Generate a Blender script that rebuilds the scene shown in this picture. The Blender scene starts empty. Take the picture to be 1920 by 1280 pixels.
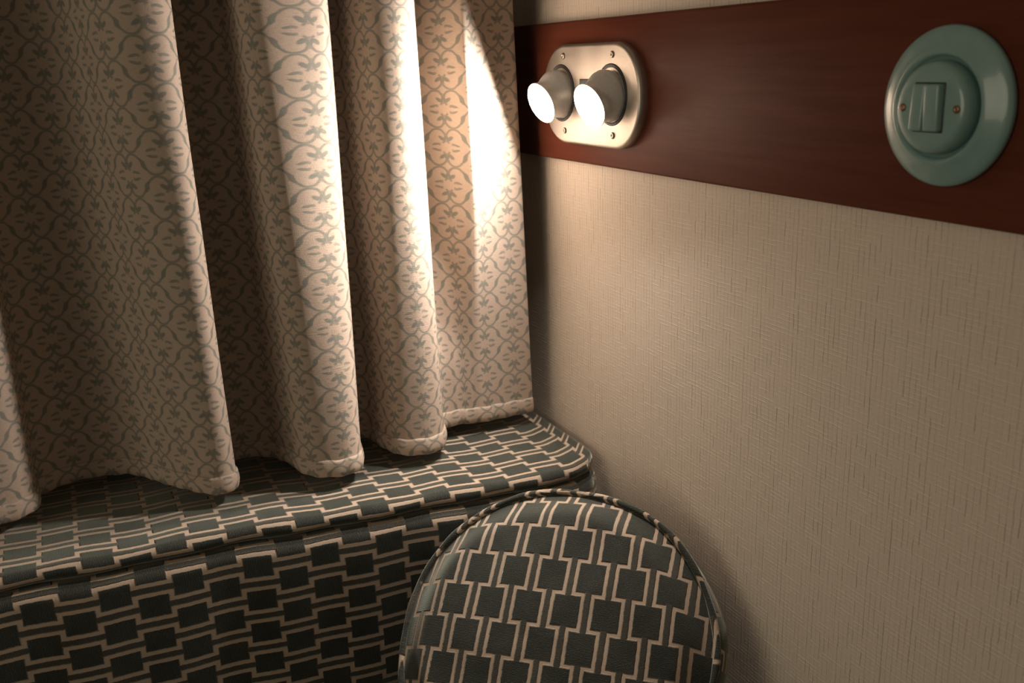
import bpy, bmesh, math, random
from mathutils import Vector, Matrix

random.seed(7)
SC = bpy.context.scene
COL = SC.collection
PI = math.pi

# ------------------------------------------------------------------ camera, world, exposure
CAM = Vector((-0.533, 0.0, 1.0))
RGT = Vector((0.90516144, -0.42366751, -0.03447611))
UPV = Vector((0.14916034, 0.24063355, 0.95908638))
FWD = Vector((0.39803763, 0.87327048, -0.2810066))
cam_data = bpy.data.cameras.new('camera')
cam_data.sensor_width = 36.0
cam_data.lens = 1817.4 / 1920 * 36.0
cam_data.clip_start = 0.01
cam_data.dof.use_dof = True
cam_data.dof.focus_distance = 0.96
cam_data.dof.aperture_fstop = 10.5
cam = bpy.data.objects.new('camera', cam_data)
COL.objects.link(cam)
M4 = Matrix((RGT, UPV, -FWD)).transposed().to_4x4()
M4.translation = CAM
cam.matrix_world = M4
SC.camera = cam

world = bpy.data.worlds.new('dim_cabin')
SC.world = world
world.use_nodes = True
bg = world.node_tree.nodes['Background']
bg.inputs['Color'].default_value = (1.0, 0.80, 0.58, 1)
bg.inputs['Strength'].default_value = 0.10

SC.view_settings.view_transform = 'Standard'
SC.view_settings.look = 'None'
SC.view_settings.exposure = 0.0
SC.view_settings.gamma = 1.0
SC.view_settings.use_curve_mapping = False

# soft fill light added out of view on the left to brighten the wall
cl = bpy.data.lights.new('left_fill_light', 'AREA')
cl.shape = 'DISK'
cl.size = 1.1
cl.energy = 5.2
cl.color = (1.0, 0.86, 0.64)
clo = bpy.data.objects.new('left_fill_light', cl)
COL.objects.link(clo)
clo.location = (-2.0, 0.22, 1.10)
clo.rotation_euler = (Vector((0.0, 0.7, 0.7)) - Vector(clo.location)).to_track_quat('-Z', 'Y').to_euler()

LAMP_COLOR = (1.0, 0.88, 0.79)
LENS_STRENGTH = 770.0
AIM = Vector((-0.925, -0.13, -0.345)).normalized()


# ------------------------------------------------------------------ node helpers
class N:
    """socket wrapper: arithmetic builds Math nodes"""
    nt = None

    def __init__(self, s):
        self.s = s

    @staticmethod
    def op(kind, *a):
        n = N.nt.nodes.new('ShaderNodeMath')
        n.operation = kind
        for i, x in enumerate(a):
            if isinstance(x, N):
                N.nt.links.new(x.s, n.inputs[i])
            else:
                n.inputs[i].default_value = float(x)
        return N(n.outputs[0])

    def __add__(a, b): return N.op('ADD', a, b)
    __radd__ = __add__
    def __sub__(a, b): return N.op('SUBTRACT', a, b)
    def __rsub__(a, b): return N.op('SUBTRACT', b, a)
    def __mul__(a, b): return N.op('MULTIPLY', a, b)
    __rmul__ = __mul__
    def __truediv__(a, b): return N.op('DIVIDE', a, b)
    def abs(a): return N.op('ABSOLUTE', a)
    def floor(a): return N.op('FLOOR', a)
    def fract(a): return N.op('FRACT', a)
    def mod(a, m): return N.op('FLOORED_MODULO', a, m)
    def sqrt(a): return N.op('SQRT', a)
    def sin(a): return N.op('SINE', a)
    def max(a, b): return N.op('MAXIMUM', a, b)
    def min(a, b): return N.op('MINIMUM', a, b)

    def sat(a):
        r = N.op('ADD', a, 0.0)
        r.s.node.use_clamp = True
        return r


def below(d, t, soft):
    """1 where d < t, with a soft edge"""
    return ((t - d) / soft + 0.5).sat()


def material(name):
    m = bpy.data.materials.new(name)
    m.use_nodes = True
    N.nt = m.node_tree
    return m, m.node_tree, m.node_tree.nodes['Principled BSDF']


def combine(x, y, z=0.0):
    n = N.nt.nodes.new('ShaderNodeCombineXYZ')
    for i, q in enumerate((x, y, z)):
        if isinstance(q, N):
            N.nt.links.new(q.s, n.inputs[i])
        else:
            n.inputs[i].default_value = q
    return n.outputs[0]


def coords(kind):
    tc = N.nt.nodes.new('ShaderNodeTexCoord')
    sp = N.nt.nodes.new('ShaderNodeSeparateXYZ')
    N.nt.links.new(tc.outputs[kind], sp.inputs[0])
    return N(sp.outputs[0]), N(sp.outputs[1]), N(sp.outputs[2])


def noise(vec, scale=1.0, detail=2.0, rough=0.5):
    n = N.nt.nodes.new('ShaderNodeTexNoise')
    N.nt.links.new(vec, n.inputs['Vector'])
    n.inputs['Scale'].default_value = scale
    n.inputs['Detail'].default_value = detail
    n.inputs['Roughness'].default_value = rough
    return N(n.outputs['Fac'])


def white(x, y, z=0.0):
    n = N.nt.nodes.new('ShaderNodeTexWhiteNoise')
    n.noise_dimensions = '3D'
    N.nt.links.new(combine(x, y, z), n.inputs['Vector'])
    return N(n.outputs['Value'])


def mix(f, a, b):
    n = N.nt.nodes.new('ShaderNodeMix')
    n.data_type = 'RGBA'
    if isinstance(f, N):
        N.nt.links.new(f.s, n.inputs[0])
    else:
        n.inputs[0].default_value = f
    for i, q in ((6, a), (7, b)):
        if isinstance(q, tuple):
            n.inputs[i].default_value = (*q, 1)
        else:
            N.nt.links.new(q, n.inputs[i])
    return n.outputs[2]


def scale_col(c, f):
    """multiply a colour by a scalar socket"""
    n = N.nt.nodes.new('ShaderNodeVectorMath')
    n.operation = 'SCALE'
    if isinstance(c, tuple):
        n.inputs[0].default_value = c
    else:
        N.nt.links.new(c, n.inputs[0])
    N.nt.links.new(f.s, n.inputs['Scale'])
    return n.outputs[0]


def bump(bsdf, height, dist, strength=1.0):
    n = N.nt.nodes.new('ShaderNodeBump')
    n.inputs['Strength'].default_value = strength
    n.inputs['Distance'].default_value = dist
    N.nt.links.new(height.s, n.inputs['Height'])
    N.nt.links.new(n.outputs[0], bsdf.inputs['Normal'])


# ------------------------------------------------------------------ materials
def mat_velvet(name, c, p, sw, sl, stem, rib=0.0013):
    """cut velvet: dark chains of squares and stems on a cream ground (u across, v along the chains, metres)"""
    m, nt, b = material(name)
    u, v, _ = coords('UV')
    wob = noise(combine(u, v), 160, 2)
    wob2 = noise(combine(v, u, 3.0), 160, 2)
    u = u + (wob - 0.5) * 0.0013 
    v = v + (wob2 - 0.5) * 0.0013 
    uu = ((u / c + 1.0).mod(2.0) - 1.0).abs()
    vv = (v / p + 0.5).mod(2.0)
    da = (vv - 0.5).abs()
    db = (vv - 1.5).abs()
    uw = 1.0 - uu
    s = 0.045
    sq_a = below(uu, sw, s) * below(da, sl, s)
    sq_b = below(uw, sw, s) * below(db, sl, s)
    st = below(uu, stem, s).max(below(uw, stem, s)) * 0.94
    mask = sq_a.max(sq_b).max(st)
    ribs = (v * (2 * PI / rib) + (noise(combine(u, v), 300, 1) - 0.5) * 0.8).sin() * 0.5 + 0.5
    fine = noise(combine(u * 900.0, v * 900.0), 1.0, 2)
    patch = noise(combine(u, v), 38, 2)
    fleck = ((noise(combine(u * 1500.0, v * 700.0, 3.0), 1.0, 1) - 0.5) * 3.0).sat()
    dark = scale_col(mix(patch, (0.028, 0.031, 0.026), (0.074, 0.079, 0.067)), ribs * ribs * 0.7 + fleck * 1.0 + 0.30)
    cream = scale_col((0.42, 0.33, 0.25), fine * 0.5 + 0.75)
    nt.links.new(mix(mask, cream, dark), b.inputs['Base Color'])
    b.inputs['Roughness'].default_value = 0.85
    b.inputs['Specular IOR Level'].default_value = 0.15
    nt.links.new((mask * 0.95).s, b.inputs['Sheen Weight'])
    b.inputs['Sheen Roughness'].default_value = 0.38
    b.inputs['Sheen Tint'].default_value = (0.74, 0.80, 0.69, 1)
    bump(b, mask * 0.8 + ribs * mask * 0.08 + fine * 0.12, 0.0018, 0.9)
    return m


def mat_curtain():
    m, nt, b = material('printed_linen')
    u, v, _ = coords('UV')
    du = noise(combine(u, v), 90, 2) - 0.5
    dv = noise(combine(v, u, 5.0), 90, 2) - 0.5
    fx = (noise(combine(u * 500.0, v * 4000.0), 1.0, 1) - 0.5)
    X = u / 0.0385 + du * 0.05 + fx * 0.05
    Y = v / 0.0430 + dv * 0.05
    xa = ((X + 1.0).mod(2.0) - 1.0).abs()
    ya = ((Y + 0.5).mod(1.0) - 0.5).abs()

    def ell(x, y, cx, cy, rx, ry, ang):
        ca, sa = math.cos(ang), math.sin(ang)
        a = x - cx
        q = y - cy
        e1 = (a * ca + q * sa) / rx
        e2 = (q * ca - a * sa) / ry
        return below((e1 * e1 + e2 * e2).sqrt(), 1.0, 0.45)

    def quarter(x, y):
        ax = x - 0.222
        ay = y - 0.275
        ring = below(((ax * ax + ay * ay).sqrt() - 0.207).abs(), 0.027, 0.030) * below(ax * 0.9 - ay, 0.045, 0.05)
        k = ring * 0.9
        k = k.max(ell(x, y, 0.110, 0.235, 0.105, 0.050, 0.60))
        k = k.max(ell(x, y, 0.030, 0.255, 0.034, 0.075, 0.25) * 0.95)
        k = k.max(ell(x, y, 0.0, 0.345, 0.024, 0.06, 0.0) * 0.8)
        k = k.max(ell(x, y, 0.0, 0.165, 0.035, 0.030, 0.0) * 0.7)
        k = k.max(ell(x, y, 0.27, 0.075, 0.110, 0.032, -0.22) * 0.9)
        k = k.max(ell(x, y, 0.18, 0.075, 0.035, 0.035, 0.6) * 0.7)
        return k

    k = quarter(xa, ya).max(quarter(1.0 - xa, 0.5 - ya))
    # leafy strand shared by neighbouring cells
    sx, sy = 0.20, -0.28
    L2 = sx * sx + sy * sy
    px = xa - 0.40
    py = ya - 0.39
    h = ((px * sx + py * sy) / L2).sat()
    bend = (h * (2 * PI)).sin() * 0.014
    px = px - bend * 0.81
    py = py - bend * 0.58
    ex = px - h * sx
    ey = py - h * sy
    lobe = (1.0 - (h * 2.0 - 1.0).abs() * 1.15).max(0.0)
    strand = below((ex * ex + ey * ey).sqrt(), 0.024 + lobe * 0.044, 0.030)
    k = k.max(strand)
    weave = noise(combine(u * 260.0, v * 2600.0), 1.0, 2)
    weft = noise(combine(u * 2600.0, v * 300.0, 2.0), 1.0, 2)
    slub = noise(combine(u * 30.0, v * 900.0, 9.0), 1.0, 2)
    tone = noise(combine(u, v), 45, 2)
    ink = mix(tone, (0.155, 0.182, 0.150), (0.205, 0.205, 0.185))
    base = scale_col(mix(tone, (0.470, 0.375, 0.297), (0.450, 0.355, 0.288)), weave * 0.35 + weft * 0.30 + 0.68)
    kk = k * (0.52 + weave * 0.75).sat()
    nt.links.new(mix(kk * 0.94, base, ink), b.inputs['Base Color'])
    b.inputs['Roughness'].default_value = 0.95
    b.inputs['Specular IOR Level'].default_value = 0.1
    bump(b, weave * 0.6 + weft * 0.4 + slub * 0.5, 0.0006, 0.7)
    return m


def mat_wallpaper():
    m, nt, b = material('woven_wallpaper')
    x, y, z = coords('Object')
    x = x + y * 0.0
    hx = y + x
    # upright threads: dark broken dashes between them
    p1 = 0.0052
    q = hx / p1 + (noise(combine(hx, z), 70, 1) - 0.5) * 0.35
    i = q.floor()
    r = white(i, 0.0, 1.0)
    seg = z / 0.0125 + r * 9.0
    on = white(i, seg.floor(), 2.0)
    strong = on * on * (white(i, 9.0, 4.0) * 0.9 + 0.35)
    dash = below((q.fract() - 0.5).abs(), 0.085, 0.12) * (strong + 0.16)
    half = below((q.fract() - r).abs(), 0.06, 0.12) * 0.16
    # level threads: raised light broken strokes
    p2 = 0.0038
    g = z / p2 + (noise(combine(z, hx, 4.0), 60, 1) - 0.5) * 0.35
    j = g.floor()
    r2 = white(j, 3.0, 5.0)
    seg2 = hx / 0.012 + r2 * 11.0
    on2 = white(seg2.floor(), j, 7.0)
    stroke = below((g.fract() - 0.5).abs(), 0.10, 0.15) * (on2 * on2 * 0.95 + 0.12)
    dash = dash + half
    fine = noise(combine(hx * 700.0, z * 250.0), 1.0, 2)
    fine2 = noise(combine(hx * 200.0, z * 900.0, 4.0), 1.0, 2)
    base = scale_col((0.76, 0.665, 0.565), fine * 0.14 + fine2 * 0.14 + 0.86)
    c1 = mix(dash * 0.52, base, (0.25, 0.185, 0.115))
    c2 = mix(stroke * 0.50, c1, (0.84, 0.75, 0.62))
    nt.links.new(c2, b.inputs['Base Color'])
    b.inputs['Roughness'].default_value = 0.55
    b.inputs['Specular IOR Level'].default_value = 0.3
    bump(b, stroke * 0.8 - dash * 0.6 + fine * 0.12 + fine2 * 0.12, 0.0004, 0.58)
    return m


def mat_wood():
    m, nt, b = material('varnished_mahogany')
    x, y, z = coords('Object')
    g = noise(combine(x * 60.0, y * 9.0, z * 160.0), 1.0, 4, 0.6)
    g2 = noise(combine(x, y * 3.0, z * 18.0), 1.0, 3)
    col = mix(g, (0.072, 0.019, 0.011), (0.172, 0.052, 0.031))
    col = mix(g2 * 0.5, col, (0.11, 0.029, 0.016))
    nt.links.new(col, b.inputs['Base Color'])
    b.inputs['Roughness'].default_value = 0.34
    b.inputs['Specular IOR Level'].default_value = 0.07
    bump(b, g, 0.0002, 0.4)
    return m


def mat_metal(name, col, rough, streak=None, metallic=1.0):
    m, nt, b = material(name)
    x, y, z = coords('Object')
    if streak:
        g = noise(combine(x * 50.0, y * streak[0], z * streak[1]), 1.0, 2)
        nt.links.new(scale_col(col, g * 0.25 + 0.87), b.inputs['Base Color'])
        nt.links.new((g * 0.2 + rough - 0.1).s, b.inputs['Roughness'])
        bump(b, g, 0.0001, 0.25)
    else:
        g = noise(combine(x, y, z), 400, 2)
        nt.links.new(scale_col(col, g * 0.2 + 0.9), b.inputs['Base Color'])
        b.inputs['Roughness'].default_value = rough
    b.inputs['Metallic'].default_value = metallic
    return m


def mat_plain(name, col, rough, coat=0.0, spec=0.5):
    m, nt, b = material(name)
    x, y, z = coords('Object')
    g = noise(combine(x, y, z), 120, 2)
    nt.links.new(scale_col(col, g * 0.16 + 0.92), b.inputs['Base Color'])
    b.inputs['Roughness'].default_value = rough
    b.inputs['Coat Weight'].default_value = coat
    b.inputs['Coat Roughness'].default_value = 0.08
    b.inputs['Specular IOR Level'].default_value = spec
    return m


def mat_lens():
    m, nt, b = material('lit_frosted_lens')
    b.inputs['Base Color'].default_value = (0.9, 0.88, 0.85, 1)
    b.inputs['Emission Color'].default_value = (*LAMP_COLOR, 1)
    b.inputs['Emission Strength'].default_value = LENS_STRENGTH
    return m


LEDGE_C, LEDGE_P = 0.0188, 0.0340
CU_C, CU_P = 0.0192, 0.0331
MT = dict(
    velvet_ledge=mat_velvet('cut_velvet_upholstery', LEDGE_C, LEDGE_P, 0.60, 0.425, 0.17),
    velvet_cushion=mat_velvet('cut_velvet_cushion_cover', CU_C, CU_P, 0.66, 0.445, 0.15),
    curtain=mat_curtain(),
    wallpaper=mat_wallpaper(),
    wood=mat_wood(),
    steel=mat_metal('brushed_nickel', (0.62, 0.57, 0.51), 0.44, (8.0, 900.0)),
    steel_head=mat_metal('satin_nickel', (0.86, 0.83, 0.80), 0.36, metallic=0.40),
    screw=mat_metal('steel_screw', (0.45, 0.41, 0.36), 0.3),
    brass=mat_metal('brass_screw', (0.36, 0.23, 0.14), 0.42),
    gasket=mat_plain('dark_gasket', (0.035, 0.035, 0.038), 0.5),
    slot=mat_plain('grey_plastic_slot', (0.10, 0.105, 0.115), 0.5),
    porcelain=mat_plain('grey_green_porcelain', (0.25, 0.405, 0.385), 0.28, 0.5),
    piping=mat_plain('velvet_piping', (0.045, 0.058, 0.050), 0.9, 0, 0.1),
    seat=mat_plain('seat_cloth', (0.05, 0.06, 0.055), 0.95, 0, 0.1),
    lens=mat_lens(),
)


# ------------------------------------------------------------------ object helpers
def link_mesh(name, bm, mat, parent=None, smooth=True, mw=None):
    me = bpy.data.meshes.new(name)
    bmesh.ops.recalc_face_normals(bm, faces=bm.faces)
    bm.to_mesh(me)
    bm.free()
    me.materials.append(mat)
    for p in me.polygons:
        p.use_smooth = smooth
    o = bpy.data.objects.new(name, me)
    COL.objects.link(o)
    if parent is not None:
        o.parent = parent
    if mw is not None:
        o.matrix_local = mw
    return o


def sharp(o, deg=40):
    """keep hard edges on a smooth mesh"""
    me = o.data
    bm = bmesh.new()
    bm.from_mesh(me)
    for e in bm.edges:
        if len(e.link_faces) == 2 and e.calc_face_angle(0) > math.radians(deg):
            e.smooth = False
    bm.to_mesh(me)
    bm.free()
    return o


def root(name, label, cat, loc):
    o = bpy.data.objects.new(name, None)
    o.empty_display_size = 0.03
    COL.objects.link(o)
    o.location = loc
    o['label'] = label
    o['category'] = cat
    return o


def box_bm(lo, hi, bevel=0.0, seg=2):
    bm = bmesh.new()
    bmesh.ops.create_cube(bm, size=1.0)
    for v in bm.verts:
        for i in range(3):
            v.co[i] = lo[i] + (v.co[i] + 0.5) * (hi[i] - lo[i])
    if bevel > 0:
        bmesh.ops.bevel(bm, geom=list(bm.edges), offset=bevel, segments=seg, affect='EDGES', profile=0.5)
    return bm


def lathe_bm(profile, seg=64, cap_start=False, cap_end=False):
    """profile of (axial, radius) turned about +Z"""
    bm = bmesh.new()
    rings = []
    for a, r in profile:
        if r < 1e-6:
            rings.append([bm.verts.new((0, 0, a))])
        else:
            rings.append([bm.verts.new((r * math.cos(2 * PI * k / seg), r * math.sin(2 * PI * k / seg), a)) for k in range(seg)])
    for A, B in zip(rings, rings[1:]):
        for k in range(seg):
            k2 = (k + 1) % seg
            if len(A) == 1 and len(B) == 1:
                continue
            if len(A) == 1:
                bm.faces.new((A[0], B[k], B[k2]))
            elif len(B) == 1:
                bm.faces.new((A[k], A[k2], B[0]))
            else:
                bm.faces.new((A[k], A[k2], B[k2], B[k]))
    if cap_start and len(rings[0]) > 2:
        bm.faces.new(rings[0])
    if cap_end and len(rings[-1]) > 2:
        bm.faces.new(rings[-1])
    return bm


def axis_matrix(pos, direction, up=Vector((0, 0, 1))):
    """+Z along direction, +Y as near as can be to up"""
    zz = Vector(direction).normalized()
    xx = up.cross(zz).normalized()
    yy = zz.cross(xx)
    m = Matrix((xx, yy, zz)).transposed().to_4x4()
    m.translation = pos
    return m


def structure(o):
    o['kind'] = 'structure'
    return o


def catmull(pts, step):
    out = []
    n = len(pts)
    for i in range(n - 1):
        p0 = pts[max(i - 1, 0)]
        p1, p2 = pts[i], pts[i + 1]
        p3 = pts[min(i + 2, n - 1)]
        L = math.dist(p1, p2)
        # centripetal
        t0 = 0.0
        t1 = t0 + max(math.dist(p0, p1), 1e-6) ** 0.5
        t2 = t1 + max(math.dist(p1, p2), 1e-6) ** 0.5
        t3 = t2 + max(math.dist(p2, p3), 1e-6) ** 0.5
        k = max(2, int(L / step))
        for j in range(k):
            t = t1 + (t2 - t1) * j / k

            def lerp(a, b, ta, tb):
                if tb - ta < 1e-9:
                    return a
                w = (t - ta) / (tb - ta)
                return tuple(x + (y - x) * w for x, y in zip(a, b))
            a1 = lerp(p0, p1, t0, t1) if i > 0 else p1
            a2 = lerp(p1, p2, t1, t2)
            a3 = lerp(p2, p3, t2, t3) if i < n - 2 else p2
            if i == 0:
                a1 = lerp(p1, p2, t1, t2)
            if i == n - 2:
                a3 = lerp(p1, p2, t1, t2)
            b1 = lerp(a1, a2, t0, t2) if i > 0 else a2
            b2 = lerp(a2, a3, t1, t3) if i < n - 2 else a2
            out.append(lerp(b1, b2, t1, t2))
    out.append(tuple(pts[-1]))
    return out


# ------------------------------------------------------------------ the setting
LEDGE_Z = 0.55
SEAT_Z = 0.285
structure(link_mesh('wall_right', box_bm((0.0, -0.7, 0.0), (0.08, 1.30, 1.75)), MT['wallpaper'], smooth=False))
structure(link_mesh('wall_back', box_bm((-1.60, 1.22, 0.0), (0.0, 1.30, 1.75)), MT['wallpaper'], smooth=False))
structure(link_mesh('floor', box_bm((-1.60, -0.7, SEAT_Z - 0.20), (0.0, 1.22, SEAT_Z)), MT['seat'], smooth=False))

# ------------------------------------------------------------------ upholstered window ledge
ledge = root('window_ledge', 'deep green and cream cut-velvet upholstered ledge under the patterned curtain', 'ledge', (-0.8, 1.06, SEAT_Z))


def ledge_front(x):
    pts = [(-1.60, 0.985), (-0.64, 0.939), (-0.446, 0.929), (-0.34, 0.9195), (-0.227, 0.9065), (-0.10, 0.899), (-0.05, 0.897), (-0.028, 0.905), (-0.012, 0.925)]
    for (xa, ya), (xb, yb) in zip(pts, pts[1:]):
        if x <= xb:
            w = (x - xa) / (xb - xa)
            return ya + (yb - ya) * w
    return pts[-1][1]


def pad(name, profile, uv0, x0, x1, n, tilt=0.0):
    """sweep a (depth from the front edge, height) profile along x with a metre UV"""
    bm = bmesh.new()
    uvl = bm.loops.layers.uv.new('UVMap')
    arc = [0.0]
    for a, b in zip(profile, profile[1:]):
        arc.append(arc[-1] + math.dist(a, b))
    rows, uvs = [], {}
    rnd = random.Random(len(name))
    ph = [rnd.uniform(0, 6) for _ in range(4)]
    for i in range(n + 1):
        x = x0 + (x1 - x0) * i / n
        f = ledge_front(x)
        row = []
        for k, (d, z) in enumerate(profile):
            w = 0.0009 * math.sin(x * 31 + ph[0]) + 0.0007 * math.sin(x * 67 + ph[1] + k * 0.3)
            y = f + d
            if d > 0.2:
                y = 1.215
            v = bm.verts.new((x, y + w, LEDGE_Z + z + w * 0.6))
            uvs[v] = (uv0[0] + arc[k] + tilt * x, uv0[1] + x)
            row.append(v)
        rows.append(row)
    for A, B in zip(rows, rows[1:]):
        for k in range(len(profile) - 1):
            fc = bm.faces.new((A[k], B[k], B[k + 1], A[k + 1]))
            for lp in fc.loops:
                lp[uvl].uv = uvs[lp.vert]
    for end in (rows[0], rows[-1]):
        fc = bm.faces.new(end)
        for lp in fc.loops:
            q = lp.vert.co
            lp[uvl].uv = (q.z, q.y)
    fc = None
    o = link_mesh(name, bm, MT['velvet_ledge'], ledge, mw=Matrix.Translation(-Vector(ledge.location)))
    return o


def arc_pts(cx, cz, r, a0, a1, n):
    return [(cx + r * math.cos(math.radians(a0 + (a1 - a0) * i / n)), cz + r * math.sin(math.radians(a0 + (a1 - a0) * i / n))) for i in range(n + 1)]


top_prof = [(0.30, 0.0), (0.12, 0.0), (0.06, 0.001), (0.03, 0.0008)] + arc_pts(0.0085, -0.0085, 0.0085, 90, 250, 9) + [(0.012, -0.018), (0.30, -0.018)]
pad('top_pad', top_prof, (0.0085, 0.010), -1.60, -0.012, 320)
front_prof = [(0.22, -0.0195), (0.016, -0.0195)] + arc_pts(0.006, -0.0335, 0.0135, 75, 180, 8) + [(-0.0085, -0.06), (-0.0075, -0.12), (-0.005, -0.19), (0.0, -0.262), (0.22, -0.262)]
pad('front_pad', front_prof, (-0.204, 0.0), -1.60, -0.012, 320)

# ------------------------------------------------------------------ curtain
curtain = root('curtain', 'beige window curtain printed with grey-green ogee scrolls, hanging in deep folds', 'curtain', (-0.5, 1.05, 0.567))
HEM = 0.567
# plan points: (x, y, shift in x towards the top, shift in y towards the top)
PLAN = [
    (-1.12, 1.06, 0, 0), (-1.02, 1.10, 0, 0), (-0.94, 1.09, 0, 0), (-0.87, 1.05, 0, 0), (-0.80, 1.02, 0, 0), (-0.74, 1.015, 0, 0),
    (-0.672, 1.022, 0, 0), (-0.6388, 1.028, 0, 0), (-0.616, 1.036, 0, 0), (-0.6035, 1.0525, 0, 0), (-0.5994, 1.0866, 0, 0),
    (-0.5617, 1.1046, 0.0, 0), (-0.5176, 1.0994, -0.004, 0), (-0.4868, 1.0656, -0.012, 0), (-0.4638, 1.0262, -0.022, 0),
    (-0.440, 0.996, -0.018, 0), (-0.420, 0.988, -0.008, 0), (-0.4078, 1.004, -0.006, 0), (-0.412, 1.045, -0.006, 0),
    (-0.394, 1.076, -0.004, 0), (-0.3632, 1.0687, -0.002, 0), (-0.3457, 1.0358, -0.010, 0), (-0.3345, 0.9985, -0.018, 0),
    (-0.318, 0.979, -0.020, 0), (-0.290, 0.9735, 0.003, 0.004), (-0.2745, 0.985, 0.004, 0), (-0.2684, 1.0093, 0.004, 0),
    (-0.270, 1.043, 0.004, 0), (-0.255, 1.069, 0.002, 0), (-0.2425, 1.0652, 0.0, 0), (-0.2349, 1.0284, -0.002, 0),
    (-0.2213, 0.9925, -0.004, 0), (-0.1990, 0.9822, -0.006, 0), (-0.1776, 0.989, -0.006, 0), (-0.1646, 1.0106, -0.006, 0),
    (-0.160, 1.035, -0.006, 0.030), (-0.148, 1.051, -0.004, 0.058), (-0.128, 1.052, -0.006, 0.030), (-0.110, 1.046, -0.008, -0.020),
    (-0.103, 1.0435, -0.010, -0.025), (-0.094, 1.0435, -0.010, -0.020), (-0.0606, 1.0446, -0.010, -0.006), (-0.0314, 1.043, -0.0105, 0.0),
]
SAMP = catmull(PLAN, 0.003)
ARC = [0.0]
for a, b in zip(SAMP, SAMP[1:]):
    ARC.append(ARC[-1] + math.dist(a[:2], b[:2]))


ANCHOR = min(range(len(SAMP)), key=lambda q: math.dist(SAMP[q][:2], (-0.1646, 1.0106)))


def smooth01(t):
    t = max(0.0, min(1.0, t))
    return t * t * (3 - 2 * t)


def curtain_point(i, z):
    x, y, sx, sy = SAMP[i]
    k = (z - HEM) / 0.5
    x += sx * k
    y += sy * smooth01((z - 0.63) / 0.24)
    s = ARC[i]
    w = 0.0011 * math.sin(s * 37 + z * 5.0) + 0.0008 * math.sin(s * 83 - z * 11.0) + 0.0006 * math.sin(z * 23 + s * 9)
    lift = 0.0
    return x + 0.5 * w, y + w, z + lift


def cloth_lengths():
    """cloth length from fold to fold, beyond the last deep fold measured half way up"""
    a = list(ARC)
    for i in range(ANCHOR + 1, len(SAMP)):
        a[i] = a[i - 1] + math.dist(curtain_point(i - 1, 0.74)[:2], curtain_point(i, 0.74)[:2])
    return a


def curtain_normal(i, z):
    a = max(i - 1, 0)
    b = min(i + 1, len(SAMP) - 1)
    pa, pb = curtain_point(a, z), curtain_point(b, z)
    t = Vector((pb[0] - pa[0], pb[1] - pa[1], 0)).normalized()
    return Vector((t.y, -t.x, 0))       # towards the room


ra = cloth_lengths()
ZS = [HEM + 0.004 + (1.45 - HEM) * (q / 90.0) ** 1.0 for q in range(91)]
bm = bmesh.new()
uvl = bm.loops.layers.uv.new('UVMap')
THICK = 0.0022
grid, uvs = [], {}
for side in (0, 1):
    g = []
    for z in ZS:
        row = []
        for i in range(len(SAMP)):
            p = Vector(curtain_point(i, z))
            if side:
                p -= curtain_normal(i, z) * THICK
            v = bm.verts.new(p)
            uvs[v] = (ra[i] - 0.0115, z)
            row.append(v)
        g.append(row)
    grid.append(g)


def quad(vs):
    fc = bm.faces.new(vs)
    for lp in fc.loops:
        lp[uvl].uv = uvs[lp.vert]


nS, nZ = len(SAMP), len(ZS)
for j in range(nZ - 1):
    for i in range(nS - 1):
        quad((grid[0][j][i], grid[0][j][i + 1], grid[0][j + 1][i + 1], grid[0][j + 1][i]))
        quad((grid[1][j][i], grid[1][j + 1][i], grid[1][j + 1][i + 1], grid[1][j][i + 1]))
    for i in (0, nS - 1):
        quad((grid[0][j][i], grid[0][j + 1][i], grid[1][j + 1][i], grid[1][j][i]))
for i in range(nS - 1):
    for j in (0, nZ - 1):
        quad((grid[0][j][i], grid[1][j][i], grid[1][j][i + 1], grid[0][j][i + 1]))
INV = Matrix.Translation(-Vector(curtain.location))
link_mesh('curtain_panel', bm, MT['curtain'], curtain, mw=INV)

# turned-up hem: a soft roll along the lower edge
bm = bmesh.new()
uvl = bm.loops.layers.uv.new('UVMap')
prof = [(0.0016, 0.019), (0.0030, 0.0165), (0.0040, 0.011), (0.0042, 0.006), (0.0030, 0.001), (0.0, -0.0012), (-0.0035, 0.0), (-0.0050, 0.006), (-0.0045, 0.014), (-0.0024, 0.019)]
rows, uvs = [], {}
for i in range(nS):
    row = []
    n = curtain_normal(i, HEM + 0.01)
    puck = 1.0 + 0.12 * math.sin(ARC[i] * 420) + 0.10 * math.sin(ARC[i] * 171 + 1)
    for k, (d, h) in enumerate(prof):
        x, y, z = curtain_point(i, HEM + h + 0.0006 * math.sin(ARC[i] * 260))
        v = bm.verts.new(Vector((x, y, z)) + n * (d * 0.68 * puck))
        uvs[v] = (ARC[i] - 0.0115, HEM + h if k < 6 else HEM - h)
        row.append(v)
    rows.append(row)
for A, B in zip(rows, rows[1:]):
    for k in range(len(prof)):
        k2 = (k + 1) % len(prof)
        fc = bm.faces.new((A[k], B[k], B[k2], A[k2]))
        for lp in fc.loops:
            lp[uvl].uv = uvs[lp.vert]
for e in (rows[0], rows[-1]):
    bm.faces.new(e)
link_mesh('hem', bm, MT['curtain'], curtain, mw=INV)

# ------------------------------------------------------------------ wooden board on the wall
BZ0, BZ1, BT = 0.8856, 1.0356, 0.0095
board = root('wooden_board', 'reddish-brown varnished wooden board fixed along the right wall behind the lamp and switch', 'board', (0, 0.5, BZ0))
o = link_mesh('board', box_bm((-BT, -0.65, BZ0), (-0.0004, 1.215, BZ1), 0.0025, 3), MT['wood'], board, mw=Matrix.Translation(-Vector(board.location)))

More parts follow.
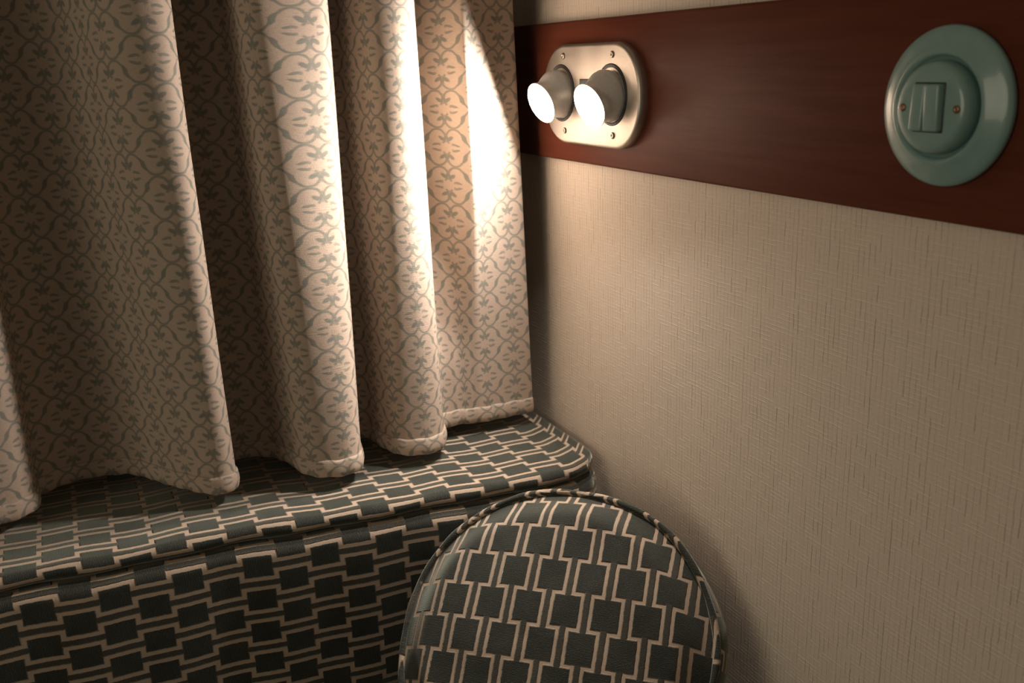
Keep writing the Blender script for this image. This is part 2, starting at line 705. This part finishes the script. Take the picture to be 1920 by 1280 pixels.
# ------------------------------------------------------------------ twin reading lamp
LY, LZ = 0.9155, 0.9590
lamp = root('wall_lamp', 'brushed nickel twin reading lamp with two lit swivel heads on the wooden board', 'lamp', (-BT, LY, LZ))
PW, PH, PR, PT = 0.102, 0.0525, 0.0495, 0.0095


def rounded_outline(hw, hh, r, n=14):
    pts = []
    for cx, cy, a0 in ((hw - r, hh - r, 0), (-hw + r, hh - r, 90), (-hw + r, -hh + r, 180), (hw - r, -hh + r, 270)):
        for k in range(n + 1):
            a = math.radians(a0 + 90 * k / n)
            pts.append((cx + r * math.cos(a), cy + r * math.sin(a)))
    return pts


def plate_bm(hw, hh, r, layers):
    """stack of outlines (inset, height out of the wall) closed in front; +Z is out of the wall"""
    bm = bmesh.new()
    rings = []
    for ins, h in layers:
        rings.append([bm.verts.new((x, y, h)) for x, y in rounded_outline(hw - ins, hh - ins, max(r - ins, 0.0005))])
    n = len(rings[0])
    for A, B in zip(rings, rings[1:]):
        for k in range(n):
            bm.faces.new((A[k], A[(k + 1) % n], B[(k + 1) % n], B[k]))
    bm.faces.new(rings[0])
    bm.faces.new(rings[-1])
    return bm


# local frame on the wall: X = +y of the room, Y = up, Z = out of the wall (-x)
WALLM = Matrix(((0, 0, -1, 0), (1, 0, 0, 0), (0, 1, 0, 0), (0, 0, 0, 1)))


def on_wall(y, z, out=0.0):
    return Matrix.Translation((-out, y, z)) @ WALLM


sharp(link_mesh('back_plate', plate_bm(PW, PH, PR, [(0, 0), (0, 0.0055), (0.0008, 0.0078), (0.0022, 0.0091), (0.0040, PT)]), MT['steel'], lamp, mw=on_wall(0, 0)), 50)
slot = sharp(link_mesh('slide_switch', plate_bm(0.0085, 0.0032, 0.0008, [(0, 0), (0, 0.0018), (0.0006, 0.0024)]), MT['slot'], lamp, mw=on_wall(0.0050, 0.0135, PT - 0.0004)), 40)
slot['label'] = 'small dark grey slide switch between the two heads'


def screw_bm(r, h):
    bm = lathe_bm([(0, r), (h * 0.55, r), (h * 0.9, r * 0.72), (h, r * 0.40), (h * 0.55, r * 0.30), (h * 0.5, 0)], 20)
    return bm


for sy in (0.051, -0.052):
    for sz in (0.0405, -0.0385):
        link_mesh('screw', screw_bm(0.0034, 0.0020), MT['screw'], lamp, mw=on_wall(sy, sz, PT - 0.0002))

HEAD = [(-0.012, 0.0), (-0.012, 0.017), (-0.006, 0.0238), (0.000, 0.0264), (0.005, 0.0262), (0.010, 0.0244), (0.0145, 0.0222), (0.018, 0.0212), (0.021, 0.0212),
        (0.0240, 0.0220), (0.0264, 0.0228), (0.0273, 0.0228), (0.0276, 0.0222), (0.0271, 0.0216), (0.0245, 0.0211), (0.0232, 0.0)]
for k, sy in enumerate((0.0575, -0.0490)):
    sock = link_mesh('lamp_socket', lathe_bm([(0, 0.0305), (0.0008, 0.0305), (0.0014, 0.0297), (0.0012, 0.0285), (0.0004, 0.0276), (0.0004, 0.0266)], 64), MT['gasket'], lamp, mw=on_wall(sy, 0.0015, PT - 0.0002))
    pos = Vector((-PT - 0.002, sy, 0.0015))
    hm = axis_matrix(pos, AIM)
    head = sharp(link_mesh('lamp_head', lathe_bm(HEAD, 72), MT['steel_head'], lamp, mw=hm), 55)
    lens = link_mesh('lens', lathe_bm([(0.0234, 0.0210), (0.0242, 0.0206), (0.0247, 0.015), (0.0250, 0.008), (0.0251, 0.0)], 48), MT['lens'], head)
    lens['label'] = 'glowing white lens'

# ------------------------------------------------------------------ porcelain light switch
SY, SZ = 0.4597, 0.9600
switch = root('light_switch', 'round grey-green porcelain light switch with two rockers on the wooden board', 'light switch', (-BT, SY, SZ))
link_mesh('base_plate', lathe_bm([(0, 0.0), (0, 0.0492), (0.0016, 0.0503), (0.0036, 0.0505), (0.0054, 0.0498), (0.0068, 0.0480), (0.0080, 0.0450), (0.0092, 0.0410),
                                   (0.0106, 0.0375), (0.0118, 0.0350), (0.0117, 0.0335), (0.0095, 0.0320), (0.0060, 0.0312), (0.0060, 0.0)], 96), MT['porcelain'], switch, mw=on_wall(0, 0))
link_mesh('switch_body', lathe_bm([(0.0058, 0.0), (0.0058, 0.0290), (0.0105, 0.0290), (0.0140, 0.0286), (0.0165, 0.0277), (0.0178, 0.0264), (0.0186, 0.0242),
                                    (0.0190, 0.0205), (0.0191, 0.0)], 96), MT['porcelain'], switch, mw=on_wall(0, 0))


def rocker_bm(w, h, tilt):
    bm = box_bm((-w / 2, -h / 2, -0.003), (w / 2, h / 2, 0.0048), 0.0016, 3)
    for v in bm.verts:
        if v.co.z > 0:
            v.co.z += tilt * v.co.y + 1.6 * v.co.y ** 2
    return bm


sharp(link_mesh('rocker', rocker_bm(0.0118, 0.0290, 0.03), MT['porcelain'], switch, mw=on_wall(-0.0060, 0.0005, 0.0191)), 60)
sharp(link_mesh('rocker', rocker_bm(0.0104, 0.0290, -0.06), MT['porcelain'], switch, mw=on_wall(0.0056, 0.0005, 0.0185)), 60)
sharp(link_mesh('rocker_frame', plate_bm(0.0122, 0.0155, 0.0010, [(0, 0), (0, 0.0004), (0.0003, 0.0006)]), MT['gasket'], switch, mw=on_wall(-0.0006, 0.0005, 0.0188)), 40)
for sy in (0.0212, -0.0212):
    link_mesh('screw', screw_bm(0.0025, 0.0012), MT['brass'], switch, mw=on_wall(sy - 0.0008, 0.0, 0.0188))

# ------------------------------------------------------------------ round cushion
CC = Vector((-0.1577, 0.7434, 0.5193))
E1 = Vector((0.7055, -0.7073, 0.0429)).normalized()
E2 = Vector((0.4770, 0.5190, 0.7090))
E2 = (E2 - E1 * E2.dot(E1)).normalized()
E3 = E1.cross(E2)                       # out of the face
S0, T0, CR = 0.001, -0.0600, 0.1525      # centre of the disc in the face's own axes
DOME, DEPTH = 1.05, 0.052
cushion = root('round_cushion', 'round puffy cut-velvet cushion with dark squares and piped edge leaning in the corner', 'cushion', CC + E1 * S0 + E2 * T0 - E3 * 0.06)
CM = Matrix((E1, E2, E3)).transposed().to_4x4()
CM.translation = CC
CL = Matrix.Translation(-Vector(cushion.location)) @ CM


def wobble(a):
    return 1.0 + 0.010 * math.sin(3 * a + 0.5) + 0.006 * math.sin(7 * a + 1.3)


def dome_z(r, a):
    """face height over the disc (0 at the pattern's own origin)"""
    f = r / CR
    base = -DOME * (r * r) * 0.62 - 0.018 * smooth01((f - 0.78) / 0.22) * f
    return base + 0.0015 * math.sin(5 * a + 9 * f) * f


bm = bmesh.new()
uvl = bm.loops.layers.uv.new('UVMap')
NR, NA = 60, 144
ZC = 0.012
rows = []
c0 = bm.verts.new((S0, T0, ZC + dome_z(0, 0)))
uvs = {c0: (S0, T0)}
for i in range(1, NR + 1):
    row = []
    for k in range(NA):
        a = 2 * PI * k / NA
        r = CR * i / NR * wobble(a)
        x, y = S0 + r * math.cos(a), T0 + r * math.sin(a)
        v = bm.verts.new((x, y, ZC + dome_z(min(r, CR * 1.02), a)))
        st = 1.0 + 0.035 * (i / NR) ** 3
        uvs[v] = (S0 + r * st * math.cos(a), T0 + r * st * math.sin(a))
        row.append(v)
    rows.append(row)
faces = []
for k in range(NA):
    faces.append(bm.faces.new((c0, rows[0][k], rows[0][(k + 1) % NA])))
for A, B in zip(rows, rows[1:]):
    for k in range(NA):
        faces.append(bm.faces.new((A[k], B[k], B[(k + 1) % NA], A[(k + 1) % NA])))
for fc in faces:
    for lp in fc.loops:
        lp[uvl].uv = uvs[lp.vert]
RIM = [(v.co.x, v.co.y, v.co.z) for v in rows[-1]]
link_mesh('front_panel', bm, MT['velvet_cushion'], cushion, mw=CL)

# gusset round the side and the back panel
bm = bmesh.new()
uvl = bm.loops.layers.uv.new('UVMap')
prof = [(0.0, 0.0), (0.0045, -0.010), (0.0075, -0.025), (0.0070, -0.034), (0.0040, -0.043), (0.0, -0.049), (-0.006, -DEPTH)]
rows = []
uvs = {}
arc = 0.0
for k in range(NA + 1):
    x, y, z = RIM[k % NA]
    a = 2 * PI * k / NA
    if k:
        arc += math.dist((x, y), pv)
    pv = (x, y)
    row = []
    for d, h in prof:
        d2 = d * (1 + 0.25 * math.sin(6 * a))
        v = bm.verts.new((x + d2 * math.cos(a), y + d2 * math.sin(a), z + h))
        uvs[v] = (-h, arc)
        row.append(v)
    rows.append(row)
for A, B in zip(rows, rows[1:]):
    for j in range(len(prof) - 1):
        fc = bm.faces.new((A[j], B[j], B[j + 1], A[j + 1]))
        for lp in fc.loops:
            lp[uvl].uv = uvs[lp.vert]
link_mesh('gusset', bm, MT['velvet_cushion'], cushion, mw=CL)

bm = bmesh.new()
uvl = bm.loops.layers.uv.new('UVMap')
ring = []
for k in range(NA):
    x, y, z = RIM[k]
    a = 2 * PI * k / NA
    ring.append(Vector((x - 0.006 * math.cos(a), y - 0.006 * math.sin(a), z - DEPTH)))
prev = [bm.verts.new(p) for p in ring]
zc = sum(p.z for p in ring) / NA
for f in (0.8, 0.55, 0.3):
    cur = [bm.verts.new((S0 + (p.x - S0) * f, T0 + (p.y - T0) * f, zc - 0.014 * (1 - f * f))) for p in ring]
    for k in range(NA):
        bm.faces.new((prev[k], prev[(k + 1) % NA], cur[(k + 1) % NA], cur[k]))
    prev = cur
bm.faces.new(prev)
for fc in bm.faces:
    for lp in fc.loops:
        lp[uvl].uv = (lp.vert.co.x, lp.vert.co.y)
link_mesh('back_panel', bm, MT['velvet_cushion'], cushion, mw=CL)

# piping along the front seam
bm = bmesh.new()
uvl = bm.loops.layers.uv.new('UVMap')
rows = []
PRD = 0.0034
for k in range(NA):
    x, y, z = RIM[k]
    a = 2 * PI * k / NA
    rr = PRD * (1 + 0.10 * math.sin(11 * a) + 0.08 * math.sin(23 * a + 1))
    row = []
    for j in range(10):
        q = 2 * PI * j / 10
        dd = 0.0016 + rr * math.cos(q)
        row.append(bm.verts.new((x + dd * math.cos(a), y + dd * math.sin(a), z + 0.0012 + rr * math.sin(q))))
    rows.append(row)
for k in range(NA):
    A, B = rows[k], rows[(k + 1) % NA]
    for j in range(10):
        fc = bm.faces.new((A[j], B[j], B[(j + 1) % 10], A[(j + 1) % 10]))
        for lp in fc.loops:
            lp[uvl].uv = (lp.vert.co.x * 0.9 + lp.vert.co.z, lp.vert.co.y * 0.9)
link_mesh('piping', bm, MT['velvet_cushion'], cushion, mw=CL)
